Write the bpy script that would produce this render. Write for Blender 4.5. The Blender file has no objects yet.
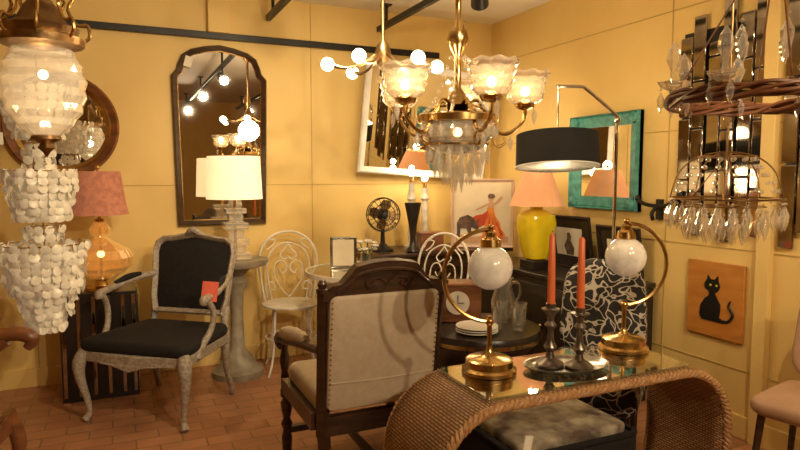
import bpy, bmesh, math, random
from mathutils import Vector, Matrix, Euler
random.seed(4)
pi=math.pi
S=bpy.context.scene; COL=S.collection
def rad(a): return math.radians(a)

# ------------------------------------------------------------------ materials
def mat(name,c,rough=.5,metal=0,c2=None,scale=8,bump=0,emis=0,ec=None,coat=0,stretch=(1,1,1),trans=0,alpha=1,sheen=0):
    m=bpy.data.materials.new(name); m.use_nodes=True
    nt=m.node_tree; b=nt.nodes['Principled BSDF']; N=nt.nodes; L=nt.links
    if c2 is None: c2=tuple(x*.82 for x in c)
    tc=N.new('ShaderNodeTexCoord'); mp=N.new('ShaderNodeMapping'); no=N.new('ShaderNodeTexNoise')
    mp.inputs['Scale'].default_value=stretch
    no.inputs['Scale'].default_value=scale; no.inputs['Detail'].default_value=4
    L.new(tc.outputs['Object'],mp.inputs['Vector']); L.new(mp.outputs[0],no.inputs['Vector'])
    cr=N.new('ShaderNodeValToRGB'); cr.color_ramp.elements[0].position=.35; cr.color_ramp.elements[1].position=.65
    cr.color_ramp.elements[0].color=(*c2,1); cr.color_ramp.elements[1].color=(*c,1)
    L.new(no.outputs['Fac'],cr.inputs['Fac']); L.new(cr.outputs[0],b.inputs['Base Color'])
    b.inputs['Roughness'].default_value=rough; b.inputs['Metallic'].default_value=metal
    b.inputs['Coat Weight'].default_value=coat
    b.inputs['Transmission Weight'].default_value=trans
    b.inputs['Alpha'].default_value=alpha
    if sheen: b.inputs['Sheen Weight'].default_value=sheen
    if bump:
        bp=N.new('ShaderNodeBump'); bp.inputs['Strength'].default_value=bump; bp.inputs['Distance'].default_value=.01
        L.new(no.outputs['Fac'],bp.inputs['Height']); L.new(bp.outputs[0],b.inputs['Normal'])
    if emis:
        b.inputs['Emission Color'].default_value=(*(ec or c),1); b.inputs['Emission Strength'].default_value=emis
    return m
def clear(name,tint=(.95,.95,.93),refl=.25,rough=.05,diff=0,emis=0,dc=(.9,.87,.8),ec=(1,.75,.4)):
    """thin clear glass: transparent + glossy with facing weight, plus a little body"""
    m=bpy.data.materials.new(name); m.use_nodes=True; nt=m.node_tree; N=nt.nodes; L=nt.links
    for n in list(N):
        if n.type!='OUTPUT_MATERIAL': N.remove(n)
    out=[n for n in N if n.type=='OUTPUT_MATERIAL'][0]
    t=N.new('ShaderNodeBsdfTransparent'); t.inputs[0].default_value=(*tint,1)
    g=N.new('ShaderNodeBsdfGlossy'); g.inputs['Roughness'].default_value=rough; g.inputs[0].default_value=(1,.97,.92,1)
    lw=N.new('ShaderNodeLayerWeight'); lw.inputs[0].default_value=refl
    mx=N.new('ShaderNodeMixShader'); L.new(lw.outputs['Facing'],mx.inputs[0]); L.new(t.outputs[0],mx.inputs[1]); L.new(g.outputs[0],mx.inputs[2])
    last=mx
    if diff:
        d=N.new('ShaderNodeBsdfPrincipled'); d.inputs['Base Color'].default_value=(*dc,1); d.inputs['Roughness'].default_value=.15
        d.inputs['Emission Color'].default_value=(*ec,1); d.inputs['Emission Strength'].default_value=emis
        m2=N.new('ShaderNodeMixShader'); m2.inputs[0].default_value=diff
        L.new(mx.outputs[0],m2.inputs[1]); L.new(d.outputs[0],m2.inputs[2]); last=m2
    L.new(last.outputs[0],out.inputs[0]); return m

M={}
M['wall']=mat('yellow_painted_wall',(.82,.60,.22),.55,c2=(.78,.555,.19),scale=2.5,bump=.05)
M['groove']=mat('panel_groove',(.60,.41,.13),.8)
M['ceil']=mat('ceiling_white',(.88,.84,.75),.8,c2=(.82,.77,.66),scale=2)
M['gold']=mat('brass_metal',(.78,.53,.21),.22,1,c2=(.55,.36,.13),scale=20)
M['bronze']=mat('aged_bronze',(.42,.27,.12),.35,1,c2=(.22,.13,.06),scale=20,bump=.3)
M['chrome']=mat('chrome_metal',(.85,.82,.78),.1,1)
M['silver']=mat('pewter_silver',(.55,.52,.47),.25,1,c2=(.35,.33,.3),scale=30)
M['pewter']=mat('dark_pewter',(.30,.26,.22),.32,.9,c2=(.13,.11,.09),scale=30)
M['mirror']=mat('mirror_glass',(.88,.86,.82),.015,1,c2=(.87,.85,.81))
M['smoke']=mat('smoked_mirror',(.50,.44,.36),.06,1,c2=(.38,.33,.27),scale=12)
M['blkwood']=mat('black_wood',(.014,.010,.009),.3,c2=(.024,.016,.012),scale=10,coat=.2)
M['darkwood']=mat('dark_walnut',(.065,.030,.015),.35,c2=(.03,.014,.008),scale=6,stretch=(1,1,6),bump=.1,coat=.2)
M['brownwood']=mat('brown_wood',(.26,.10,.035),.35,c2=(.13,.045,.018),scale=5,stretch=(1,1,5),bump=.1,coat=.3)
M['greywood']=mat('distressed_grey_wood',(.46,.40,.32),.5,c2=(.27,.22,.165),scale=60,bump=.25)
M['blackvelvet']=mat('black_velvet',(.011,.009,.008),.85,c2=(.007,.005,.005),scale=40,bump=.2)
M['cream']=mat('cream_linen',(.56,.46,.33),.85,c2=(.50,.40,.28),scale=30,bump=.1)
M['black']=mat('black_metal',(.015,.014,.013),.4,.2)
M['whiteiron']=mat('white_painted_iron',(.82,.78,.68),.45,c2=(.7,.65,.55),scale=20)
M['whitepaint']=mat('white_frame_paint',(.85,.82,.74),.4)
M['turq']=mat('turquoise_paint',(.09,.35,.31),.5,c2=(.04,.22,.19),scale=25,bump=.3)
M['yel']=mat('yellow_ceramic',(.85,.68,.02),.12,c2=(.80,.60,.015),coat=.6)
M['peach']=mat('peach_shade',(.74,.36,.18),.8,c2=(.66,.31,.15),emis=.22,ec=(1,.45,.17))
M['brick']=mat('rust_shade',(.55,.22,.13),.9,c2=(.38,.13,.08),scale=30,emis=.13,ec=(1,.38,.18))
M['shadew']=mat('white_shade_lit',(.92,.83,.62),.8,emis=.95,ec=(1,.74,.38))
M['shadein']=mat('shade_inner_lit',(.95,.88,.7),.8,emis=.9,ec=(1,.84,.58))
M['shadeblk']=mat('black_fabric_shade',(.010,.009,.008),.85)
M['bulb']=mat('bulb_glow',(1,.9,.7),.4,emis=14,ec=(1,.78,.45))
M['bulbsoft']=mat('bulb_frosted_glow',(1,.9,.7),.4,emis=6,ec=(1,.78,.45))
M['milk']=mat('milk_glass',(.84,.77,.64),.15,c2=(.62,.54,.42),scale=22,coat=.4,emis=.12,ec=(1,.82,.55))
M['china']=mat('white_china',(.75,.70,.6),.2)
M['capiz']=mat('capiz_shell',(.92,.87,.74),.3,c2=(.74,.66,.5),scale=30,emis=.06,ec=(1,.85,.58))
M['amber']=clear('amber_glass',(1.0,.74,.38),.6,.04,.30,.35,dc=(.85,.48,.12),ec=(1,.55,.14))  # golden glow put into the glass itself by emission
M['cryst']=clear('cut_crystal',(.92,.88,.80),.55,.05,.22,.16)
M['crystlit']=clear('lit_cut_glass',(.92,.86,.75),.6,.05,.20,.20)
M['crystdim']=clear('clear_crystal',(.95,.93,.88),.5,.04,.10,.06)
M['glass']=clear('table_glass',(.80,.85,.80),.3,.02)
M['tumbler']=clear('tumbler_glass',(.92,.93,.92),.45,.03,.05,0)
M['candle']=mat('orange_candle',(.80,.19,.06),.4,c2=(.75,.16,.05))
M['paper']=mat('paper_tag',(.85,.80,.65),.8)
M['redtag']=mat('red_tag',(.80,.14,.08),.7)
M['plaque']=mat('orange_wood_plaque',(.58,.25,.05),.4,c2=(.46,.18,.03),scale=5,stretch=(1,1,4))
M['canvas']=mat('painting_canvas',(.84,.72,.50),.8,c2=(.70,.62,.46),scale=5)
M['pinkframe']=mat('pale_pink_frame',(.70,.48,.36),.5)
M['red']=mat('paint_red',(.62,.08,.03),.7); M['orange']=mat('paint_orange',(.85,.33,.06),.7,c2=(.7,.14,.03),scale=18)
M['skin']=mat('paint_skin',(.65,.38,.22),.7); M['bull']=mat('paint_bull',(.07,.045,.035),.7,c2=(.2,.12,.08),scale=20)
M['mat_white']=mat('picture_mat',(.75,.70,.60),.8)
M['beige']=mat('beige_vinyl',(.50,.31,.20),.4,c2=(.43,.26,.16))
M['marble']=mat('white_marble',(.85,.80,.70),.2,c2=(.6,.55,.48),scale=15)
M['stone']=mat('cast_stone',(.38,.33,.24),.5,c2=(.24,.20,.14),scale=12,bump=.3)
M['leaf']=mat('green_leaf',(.06,.14,.03),.6); M['petal']=mat('white_petal',(.9,.85,.75),.6)
M['tapestry']=mat('tapestry_fabric',(.50,.42,.29),.9,c2=(.12,.08,.06),scale=13,bump=.2)

def brickmat(name,c1,c2,mort,sc,bw,rh,ms,uv=False,rough=.45,bump=.4,rot=0,dist=.004,bias=0):
    m=bpy.data.materials.new(name); m.use_nodes=True; nt=m.node_tree; N=nt.nodes; L=nt.links; b=N['Principled BSDF']
    tc=N.new('ShaderNodeTexCoord'); mp=N.new('ShaderNodeMapping'); mp.inputs['Rotation'].default_value=(0,0,rot)
    br=N.new('ShaderNodeTexBrick'); br.inputs['Color1'].default_value=(*c1,1); br.inputs['Color2'].default_value=(*c2,1)
    br.inputs['Mortar'].default_value=(*mort,1); br.inputs['Scale'].default_value=sc; br.inputs['Brick Width'].default_value=bw
    br.inputs['Row Height'].default_value=rh; br.inputs['Mortar Size'].default_value=ms; br.inputs['Mortar Smooth'].default_value=.3
    br.inputs['Bias'].default_value=bias
    L.new(tc.outputs['UV' if uv else 'Object'],mp.inputs[0]); L.new(mp.outputs[0],br.inputs['Vector'])
    no=N.new('ShaderNodeTexNoise'); no.inputs['Scale'].default_value=6; L.new(tc.outputs['Object'],no.inputs['Vector'])
    mx=N.new('ShaderNodeMixRGB'); mx.blend_type='MULTIPLY'; mx.inputs[0].default_value=.5
    L.new(br.outputs['Color'],mx.inputs[1]); L.new(no.outputs['Fac'],mx.inputs[2])
    L.new(mx.outputs[0],b.inputs['Base Color']); b.inputs['Roughness'].default_value=rough
    inv=N.new('ShaderNodeInvert'); L.new(br.outputs['Fac'],inv.inputs[1])
    bp=N.new('ShaderNodeBump'); bp.inputs['Strength'].default_value=bump; bp.inputs['Distance'].default_value=dist
    L.new(inv.outputs[0],bp.inputs['Height']); L.new(bp.outputs[0],b.inputs['Normal'])
    return m
M['floor']=brickmat('terracotta_tile',(.64,.31,.16),(.52,.235,.12),(.34,.19,.10),1,.22,.11,.005,rough=.35)
M['wicker']=brickmat('woven_wicker',(.66,.38,.16),(.48,.25,.095),(.14,.06,.025),1,.026,.010,.0022,uv=True,rough=.6,bump=1,dist=.006)
M['cane']=mat('wicker_braid',(.52,.29,.12),.5,c2=(.36,.18,.07),scale=60,bump=.3)

def floral():
    m=bpy.data.materials.new('black_white_print'); m.use_nodes=True; nt=m.node_tree; N=nt.nodes; L=nt.links; b=N['Principled BSDF']
    tc=N.new('ShaderNodeTexCoord'); v=N.new('ShaderNodeTexVoronoi'); v.feature='DISTANCE_TO_EDGE'; v.inputs['Scale'].default_value=17
    no=N.new('ShaderNodeTexNoise'); no.inputs['Scale'].default_value=7
    ad=N.new('ShaderNodeMixRGB'); ad.inputs[0].default_value=.25
    L.new(tc.outputs['Object'],no.inputs['Vector']); L.new(tc.outputs['Object'],ad.inputs[1]); L.new(no.outputs['Color'],ad.inputs[2]); L.new(ad.outputs[0],v.inputs['Vector'])
    cr=N.new('ShaderNodeValToRGB'); cr.color_ramp.elements[0].position=.04; cr.color_ramp.elements[1].position=.065
    cr.color_ramp.elements[0].color=(.55,.49,.40,1); cr.color_ramp.elements[1].color=(.02,.017,.016,1)
    L.new(v.outputs['Distance'],cr.inputs[0]); L.new(cr.outputs[0],b.inputs['Base Color']); b.inputs['Roughness'].default_value=.8
    return m
M['floral']=floral()

# ------------------------------------------------------------------ builder
def G(name,loc=(0,0,0),rz=0):
    e=bpy.data.objects.new(name,None); e.location=loc; e.rotation_euler=(0,0,rad(rz)); e.empty_display_size=.1
    COL.objects.link(e); return e
def cr_curve(pts,res,closed):
    P=[list(p) for p in pts]; n=len(P); out=[]
    d=len(P[0])
    for i in range(n if closed else n-1):
        if closed: q=[P[(i-1)%n],P[i],P[(i+1)%n],P[(i+2)%n]]
        else: q=[P[max(i-1,0)],P[i],P[i+1],P[min(i+2,n-1)]]
        for k in range(res):
            t=k/res
            out.append([.5*(2*q[1][j]+(q[2][j]-q[0][j])*t+(2*q[0][j]-5*q[1][j]+4*q[2][j]-q[3][j])*t*t+(3*q[1][j]-q[0][j]-3*q[2][j]+q[3][j])*t**3) for j in range(d)])
    if not closed: out.append(P[-1])
    return out
def rrect(w,h,r=0,cx=0,cy=0,n=4):
    if r<=0: return [(cx-w/2,cy-h/2),(cx+w/2,cy-h/2),(cx+w/2,cy+h/2),(cx-w/2,cy+h/2)]
    o=[]
    for (sx,sy,a0) in ((1,-1,-90),(1,1,0),(-1,1,90),(-1,-1,180)):
        for k in range(n+1):
            a=rad(a0+90*k/n); o.append((cx+sx*(w/2-r)+r*math.cos(a),cy+sy*(h/2-r)+r*math.sin(a)))
    return o
def ell(rx,ry,n=40,cx=0,cy=0): return [(cx+rx*math.cos(2*pi*k/n),cy+ry*math.sin(2*pi*k/n)) for k in range(n)]
def offset(o,d):
    n=len(o); res=[]
    A=sum(o[i][0]*o[(i+1)%n][1]-o[(i+1)%n][0]*o[i][1] for i in range(n)); sg=1 if A>0 else -1
    for i in range(n):
        p,c,q=Vector(o[i-1]),Vector(o[i]),Vector(o[(i+1)%n])
        a=(c-p); b=(q-c)
        if a.length<1e-9: a=b
        if b.length<1e-9: b=a
        a=a.normalized(); b=b.normalized()
        n1=Vector((-a.y,a.x))*sg; n2=Vector((-b.y,b.x))*sg; m=(n1+n2)
        if m.length<1e-6: m=n1
        m=m.normalized(); k=d/max(.4,m.dot(n1)); res.append((c.x+m.x*k,c.y+m.y*k))
    return res
class B:
    def __init__(s,name,par,m,bevel=0,sharp=38):
        s.name=name;s.par=par;s.m=m;s.bevel=bevel;s.sharp=sharp;s.bm=bmesh.new();s.M=Matrix.Identity(4)
    def at(s,loc=(0,0,0),rot=(0,0,0),sc=(1,1,1)):
        s.M=Matrix.Translation(loc)@Euler([rad(a) for a in rot]).to_matrix().to_4x4()@Matrix.Diagonal((*sc,1)); return s
    def mx(s,m): s.M=m; return s
    def v(s,c): return s.bm.verts.new(s.M@Vector(c[:3]))
    def f(s,vs):
        try: return s.bm.faces.new(vs)
        except ValueError: return None
    def grid(s,rows,cv=True,cu=False,cap0=False,cap1=False):
        R=[[s.v(c) for c in r] for r in rows]; n=len(R[0])
        for i in range(len(R) if cu else len(R)-1):
            a=R[i];b=R[(i+1)%len(R)]
            for j in range(n if cv else n-1):
                k=(j+1)%n; s.f([a[j],a[k],b[k],b[j]])
        if cap0: s.f(R[0][::-1])
        if cap1: s.f(R[-1])
        return s
    def box(s,c,z,tap=1,rot=None):
        M0=s.M.copy()
        if rot: s.M=s.M@Matrix.Translation(c)@Euler([rad(a) for a in rot]).to_matrix().to_4x4(); c=(0,0,0)
        x,y,h=z[0]/2,z[1]/2,z[2]/2
        r=[[(c[0]+a*x*t,c[1]+b*y*t,c[2]+e*h) for a,b in((-1,-1),(1,-1),(1,1),(-1,1))] for e,t in((-1,1),(1,tap))]
        s.grid(r,cap0=True,cap1=True); s.M=M0; return s
    def lathe(s,prof,seg=28,c=(0,0,0),fl=0,fn=0,sq=0):
        rows=[]
        for r,z in prof:
            row=[]
            for k in range(seg):
                a=2*pi*k/seg; rr=max(r,1e-4)*(1+fl*math.cos(fn*a))
                if sq:
                    ca,sa=abs(math.cos(a)),abs(math.sin(a)); rr*=1/((ca**sq+sa**sq)**(1/sq))
                row.append((c[0]+rr*math.cos(a),c[1]+rr*math.sin(a),c[2]+z))
            rows.append(row)
        return s.grid(rows,cap0=prof[0][0]>.0005,cap1=prof[-1][0]>.0005)
    def cut(s,prof,seg=24,rows=10,c=(0,0,0),d=.05,scal=0,sn=8):
        """diamond-cut glass surface: staggered triangulated facets with proud points"""
        P=cr_curve(prof,8,False); L=[0]
        for p,q in zip(P,P[1:]): L.append(L[-1]+math.dist(p,q))
        R=[]
        for i in range(rows+1):
            t=L[-1]*i/rows; j=max(k for k in range(len(L)) if L[k]<=t+1e-9); j=min(j,len(P)-2)
            u=(t-L[j])/max(1e-9,L[j+1]-L[j]); r=P[j][0]+(P[j+1][0]-P[j][0])*u; z=P[j][1]+(P[j+1][1]-P[j][1])*u
            row=[]
            for k in range(seg):
                a=2*pi*(k+.5*(i%2))/seg; rr=r*(1+(d if (i%2) else -d*.5)); zz=z
                if scal: zz+=scal*math.cos(sn*a)*(i/rows)**3
                row.append(s.v((c[0]+rr*math.cos(a),c[1]+rr*math.sin(a),c[2]+zz)))
            R.append(row)
        for i in range(rows):
            a,b=R[i],R[i+1]
            for k in range(seg):
                n=(k+1)%seg
                if i%2==0: s.f([a[k],a[n],b[k]]); s.f([b[k],a[n],b[n]])
                else: s.f([a[k],b[n],b[k]]); s.f([a[k],a[n],b[n]])
        return s
    def ball(s,c,r,seg=16,sz=1):
        return s.lathe([(r*math.sin(pi*k/10),-r*sz*math.cos(pi*k/10)) for k in range(11)],seg,c)
    def sweep(s,pts,r,seg=8,closed=False,res=4,flat=1):
        if isinstance(r,(int,float)): r=[r]*len(pts)
        P=[tuple(p)+(q,) for p,q in zip(pts,r)]
        if len(P)>2 and res>1: P=cr_curve(P,res,closed)
        V=[Vector(p[:3]) for p in P]; n=len(V); rows=[]; up=None
        for i in range(n):
            if closed: t=V[(i+1)%n]-V[i-1]
            else: t=V[min(i+1,n-1)]-V[max(i-1,0)]
            t.normalize()
            if up is None:
                up=Vector((0,0,1)) if abs(t.z)<.9 else Vector((1,0,0))
                up=(up-t*up.dot(t)).normalized()
            else:
                up=up-t*up.dot(t)
                up=up.normalized() if up.length>1e-6 else t.orthogonal().normalized()
            w=t.cross(up)
            rows.append([V[i]+(up*math.cos(2*pi*k/seg)*flat+w*math.sin(2*pi*k/seg))*P[i][3] for k in range(seg)])
        return s.grid(rows,cu=closed,cap0=not closed,cap1=not closed)
    def plate(s,o,y0,y1):  # outline in xz
        return s.grid([[(x,y,z) for x,z in o] for y in(y0,y1)],cap0=True,cap1=True)
    def slab(s,o,z0,z1):
        return s.grid([[(x,y,z) for x,y in o] for z in(z0,z1)],cap0=True,cap1=True)
    def ring(s,o,w,d,y=0,prof=None):  # frame ring in xz, front toward -y
        prof=prof or [(0,0),(0,-d*.7),(.25,-d),(.6,-d*.75),(1,-d*.5),(1,0)]
        return s.grid([[(x,y+b,z) for x,z in offset(o,w*a)] for a,b in prof],cu=True)
    def cush(s,w,d,z0,z1,r=.02,puff=.02,tap=0,rc=.04,c=(0,0)):
        rows=[]
        def rg(ins,z,sc=1):
            row=[]
            for x,y in rrect(w-2*ins,d-2*ins,max(.005,rc-ins*.5)):
                x*=sc;y*=sc; row.append((c[0]+x*(1+tap*y/d),c[1]+y,z))
            rows.append(row)
        for k in range(5): a=k/4*pi/2; rg(r*(1-math.sin(a)),z0+r*(1-math.cos(a)))
        for k in range(5): a=pi/2-k/4*pi/2; rg(r*(1-math.sin(a)),z1-r*(1-math.cos(a)))
        for sc in(.85,.65,.4,.15): rg(r,z1+puff*(1-sc*sc),sc)
        return s.grid(rows,cap0=True,cap1=True)
    def pad(s,o,y0,y1,r,puff,ctr):
        """vertical upholstered pad from outline o (xz): flat back at y0, domed face at y1"""
        rows=[]
        def sc(ol,k): return [(ctr[0]+(x-ctr[0])*k,ctr[1]+(z-ctr[1])*k) for x,z in ol]
        sg=1 if y1>y0 else -1
        rows.append([(x,y0,z) for x,z in o])
        for k in range(5):
            a=k/4*pi/2; q=1-.06*(1-math.cos(a))
            rows.append([(x,y1-sg*r*(1-math.sin(a)),z) for x,z in sc(o,q)])
        for q in(.8,.55,.3,.1): rows.append([(x,y1+sg*puff*(1-q*q),z) for x,z in sc(o,q)])
        return s.grid(rows,cap0=True,cap1=True)
    def end(s):
        bmesh.ops.recalc_face_normals(s.bm,faces=s.bm.faces)
        me=bpy.data.meshes.new(s.name); s.bm.to_mesh(me); s.bm.free()
        me.shade_smooth(); me.set_sharp_from_angle(angle=rad(s.sharp))
        o=bpy.data.objects.new(s.name,me); COL.objects.link(o); me.materials.append(M[s.m] if isinstance(s.m,str) else s.m)
        if s.par: o.parent=s.par
        if s.bevel:
            b=o.modifiers.new('bevel','BEVEL'); b.width=s.bevel; b.segments=2; b.limit_method='ANGLE'
        return o
def turned(h,r,kind=0):
    return [(r*.9,0),(r*.9,.02*h),(r*.5,.06*h),(r*.8,.12*h),(r*.9,.3*h),(r*.6,.42*h),(r*1.0,.5*h),(r*.6,.58*h),(r*.9,.7*h),(r*1.05,.8*h),(r*.6,.86*h),(r,.9*h),(r,h)]

# ------------------------------------------------------------------ room
WX=2.88; WY=4.5; LX=-2.8; NY=-2.2; CH=2.6
def solo(name,m,c,sz,bevel=0):
    b=B(name,None,m,bevel); b.box((0,0,0),sz); o=b.end(); o.location=c; return o
solo('floor','floor',((WX+LX)/2,(WY+NY)/2,-.05),(WX-LX+.4,WY-NY+.4,.1))
solo('ceiling','ceil',((WX+LX)/2,(WY+NY)/2,CH+.05),(WX-LX+.4,WY-NY+.4,.1))
solo('wall_back','wall',((WX+LX)/2,WY+.05,CH/2),(WX-LX+.2,.1,CH))
solo('wall_right','wall',(WX+.05,(WY+NY)/2,CH/2),(.1,WY-NY,CH))
solo('wall_left','wall',(LX-.05,(WY+NY)/2,CH/2),(.1,WY-NY,CH))
solo('wall_front','wall',((WX+LX)/2,NY-.05,CH/2),(WX-LX+.2,.1,CH))
solo('baseboard_back','wall',((WX+LX)/2,WY-.009,.06),(WX-LX,.018,.12),.004)
solo('baseboard_right','wall',(WX-.009,(WY+NY)/2,.06),(.018,WY-NY,.12),.004)
b=B('trim_1',None,'groove')
for x in(-1.7,-.5,1.32): b.box((x,WY-.002,1.3),(.005,.004,2.6))
for z in(1.28,): b.box(((WX+LX)/2,WY-.002,z),(WX-LX,.004,.004))
b.end()
b=B('trim_2',None,'groove')
for z in(.35,.97,1.60,2.27): b.box((WX-.002,(WY+NY)/2,z),(.004,WY-NY,.005))
b.box((WX-.002,2.62,1.3),(.004,.006,2.6))
b.end()
solo('trim_3','wall',(.66,WY-.03,2.46),(.14,.06,.28),.004)
solo('trim_4','wall',(WX-.02,2.0,1.3),(.04,.07,2.6),.004)
g=G('added_door_1',(-.6,NY+.001,0),180)  # unseen door added behind the camera for the mirrors to reflect
b=B('added_door_panel',g,'darkwood',.005).box((0,-.025,1.02),(.86,.05,2.04)); [b.box((x,-.055,z),(.3,.02,h)) for x in(-.2,.2) for z,h in((.5,.7),(1.45,.9))]; b.end()
B('knob',g,'gold').ball((.36,-.09,1.0),.03).end()

g=G('wall_rail',(0,WY,0)); b=B('bar',g,'black',.003); b.box((.72,-.03,2.30),(3.3,.02,.045))
for x in(-.8,.1,1.2,2.2): b.box((x,-.01,2.30),(.03,.03,.03))
b.end()
def track(x,heads):
    g=G('track_rail_added_heads',(x,0,0)); b=B('rail',g,'black',.003); b.box((0,1.4,2.45),(.035,6.1,.04))
    for y in(-1.2,.6,2.4,4.3): b.box((0,y,2.535),(.02,.02,.13)); b.box((0,y,2.595),(.07,.07,.01))
    b.end()
    for k,(y,tx,ty,tz,en,sp) in enumerate(heads):  # heads and spots added out of view to light the room; rails are real
        p=Vector((0,y,2.33)); d=(Vector((tx-x,ty,tz))-p).normalized()
        q=d.to_track_quat('-Z','Y')
        b=B('added_lamp_head',g,'black'); b.sweep([(0,y,2.43),(0,y,2.34)],.008)
        b.M=Matrix.Translation(p)@q.to_matrix().to_4x4(); b.lathe([(.02,.07),(.045,.05),(.05,-.06),(.046,-.06),(.04,.03),(.0,.035)],20); b.end()
        l=bpy.data.lights.new('added_room_spot','SPOT'); l.energy=en*1.35; l.color=(1,.77,.49); l.spot_size=rad(sp); l.spot_blend=.9; l.shadow_soft_size=.04
        o=bpy.data.objects.new('added_room_spot',l); COL.objects.link(o); o.parent=g; o.location=p+d*.06; o.rotation_euler=q.to_euler()
track(1.0,[(-.9,.2,3.0,.6,80,100),(.9,-.1,4.4,1.1,78,75),(2.4,1.45,4.5,1.1,46,85)])
track(1.84,[(-.6,1.6,2.2,.5,75,100),(.8,2.8,2.3,1.0,48,85),(3.0,2.7,4.3,1.2,28,90)])

def point(par,loc,en,r=.03,c=(1,.74,.44)):
    l=bpy.data.lights.new('bulb_light','POINT'); l.energy=en*.72; l.color=c; l.shadow_soft_size=r
    o=bpy.data.objects.new('bulb_light',l); COL.objects.link(o); o.parent=par; o.location=loc

# ------------------------------------------------------------------ wall decorations
g=G('round_gilt_mirror',(-.31,WY-.003,1.66))
o=ell(.33,.33,48); B('frame',g,'brownwood').ring(o,.05,.05).end()
B('gilt_liner',g,'gold').ring(offset(o,.048),.03,.03).end(); B('glass',g,'mirror').plate(offset(o,.07),-.006,-.012).end()

g=G('arched_mirror',(.666,WY-.003,1.0))
W=.32
half=[(W,.0),(W,1.02),(W-.035,1.06),(W-.045,1.10),(W-.07,1.16),(W-.13,1.20),(W-.22,1.225),(0,1.24)]
o=[(-W+.02,0)]+[(W-.02,0)]+half[1:]+[(-x,z) for x,z in half[1:-1]][::-1]
B('frame',g,'darkwood').ring(o,.035,.04).end(); B('inner_bead',g,'gold').ring(offset(o,.035),.008,.02).end()
B('glass',g,'mirror').plate(offset(o,.036),-.006,-.012).end()
B('price_tag',g,'paper').box((-.21,-.05,1.11),(.05,.003,.07),rot=(0,15,0)).end()

g=G('white_framed_mirror',(2.18,WY-.1,1.34)); g.rotation_euler=(rad(6),rad(3.5),0)
o=rrect(1.10,.84,0,0,.42)
b=B('frame',g,'whitepaint'); b.at((0,-.01,0)); b.ring(o,.05,.035).end()
b=B('glass',g,'mirror'); b.at((0,-.01,0)); b.plate(offset(o,.05),-.006,-.012).end()

g=G('turquoise_mirror',(WX-.003,3.115,1.435),-90)
o=rrect(.61,.61,0)
b=B('frame',g,'turq'); b.ring(o,.08,.04).ring(o,.018,.055).end()
b=B('corner_rosettes',g,'turq')
for x in(-1,1):
    for z in(-1,1): b.at((x*.265,-.045,z*.265),(90,0,0)).lathe([(.035,-.01),(.035,.006),(.02,.014),(.0,.016)],16,fl=.1,fn=8)
b.end(); B('glass',g,'mirror').plate(offset(o,.078),-.006,-.012).end()

g=G('smoked_mirror_panel',(WX-.003,2.28,0),-90)
b=B('mirror_strips',g,'smoke',.006)
for k in range(6):
    x=-.225+k*.09
    tops=[2.10,2.2,2.05,2.26,2.16,2.24][k]; bots=[1.08,1.02,1.14,1.00,1.10,1.04][k]
    zs=[bots,bots+.24,bots+.58,bots+.83,tops]
    for a,c in zip(zs,zs[1:]): b.box((x,-.010-.008*(k%2),(a+c)/2),(.078,.014,c-a-.006))
b.end()
B('backing',g,'black').box((0,-.001,1.62),(.5,.004,1.0)).end()
g=G('smoked_mirror_panel',(WX-.003,1.77,0),-90)
b=B('mirror_strips',g,'smoke',.006)
for k in range(4):
    x=-.135+k*.09; t=[2.3,2.38,2.28,2.36][k]; bt=[1.0,1.08,1.02,1.1][k]
    zs=[bt,bt+.4,bt+.8,t]
    for a,c in zip(zs,zs[1:]): b.box((x,-.010-.008*(k%2),(a+c)/2),(.078,.014,c-a-.006))
b.end()
B('backing',g,'black').box((0,-.001,1.62),(.32,.004,1.0)).end()

g=G('cat_plaque',(WX-.003,2.27,.69),-90)
B('board',g,'plaque',.003).box((0,-.009,0),(.34,.018,.40)).end()
cat=[(-.075,-.115),(.06,-.115),(.075,-.09),(.07,-.04),(.045,.0),(.02,.02),(.02,.04),(.045,.055),(.05,.08),(.035,.105),(.03,.13),(.012,.108),(-.012,.108),(-.032,.13),(-.035,.10),(-.045,.075),(-.035,.05),(-.015,.035),(-.03,.01),(-.05,-.02),(-.05,-.06),(-.045,-.09),(-.07,-.10)]
b=B('cat_silhouette',g,'black'); b.plate([(-x*1.0-.01,z) for x,z in cat],-.018,-.022)
b.sweep([(.05,-.02,-.105),(.09,-.02,-.10),(.115,-.02,-.06),(.09,-.02,-.02),(.10,-.02,.01)],[.008,.008,.008,.007,.004],6); b.end()
b=B('cat_eyes',g,'yel');[b.at((x,-.024,.078),(90,0,0)).lathe([(.006,0),(.006,.002)],10) for x in(-.018,.018)]; b.end()

g=G('iron_wall_hook',(WX-.003,2.66,1.15),-90)
b=B('hook',g,'black'); b.box((0,-.01,.0),(.04,.02,.12)); b.sweep([(-.16,-.03,.06),(-.08,-.05,.03),(0,-.03,.02),(.09,-.05,.03),(.16,-.03,.09)],.012,6).sweep([(0,-.03,.02),(0,-.07,-.02),(0,-.06,-.06)],.012,6)
for x,z in((-.16,.06),(.16,.09)): b.ball((x,-.03,z),.022,10)
b.end()

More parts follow.
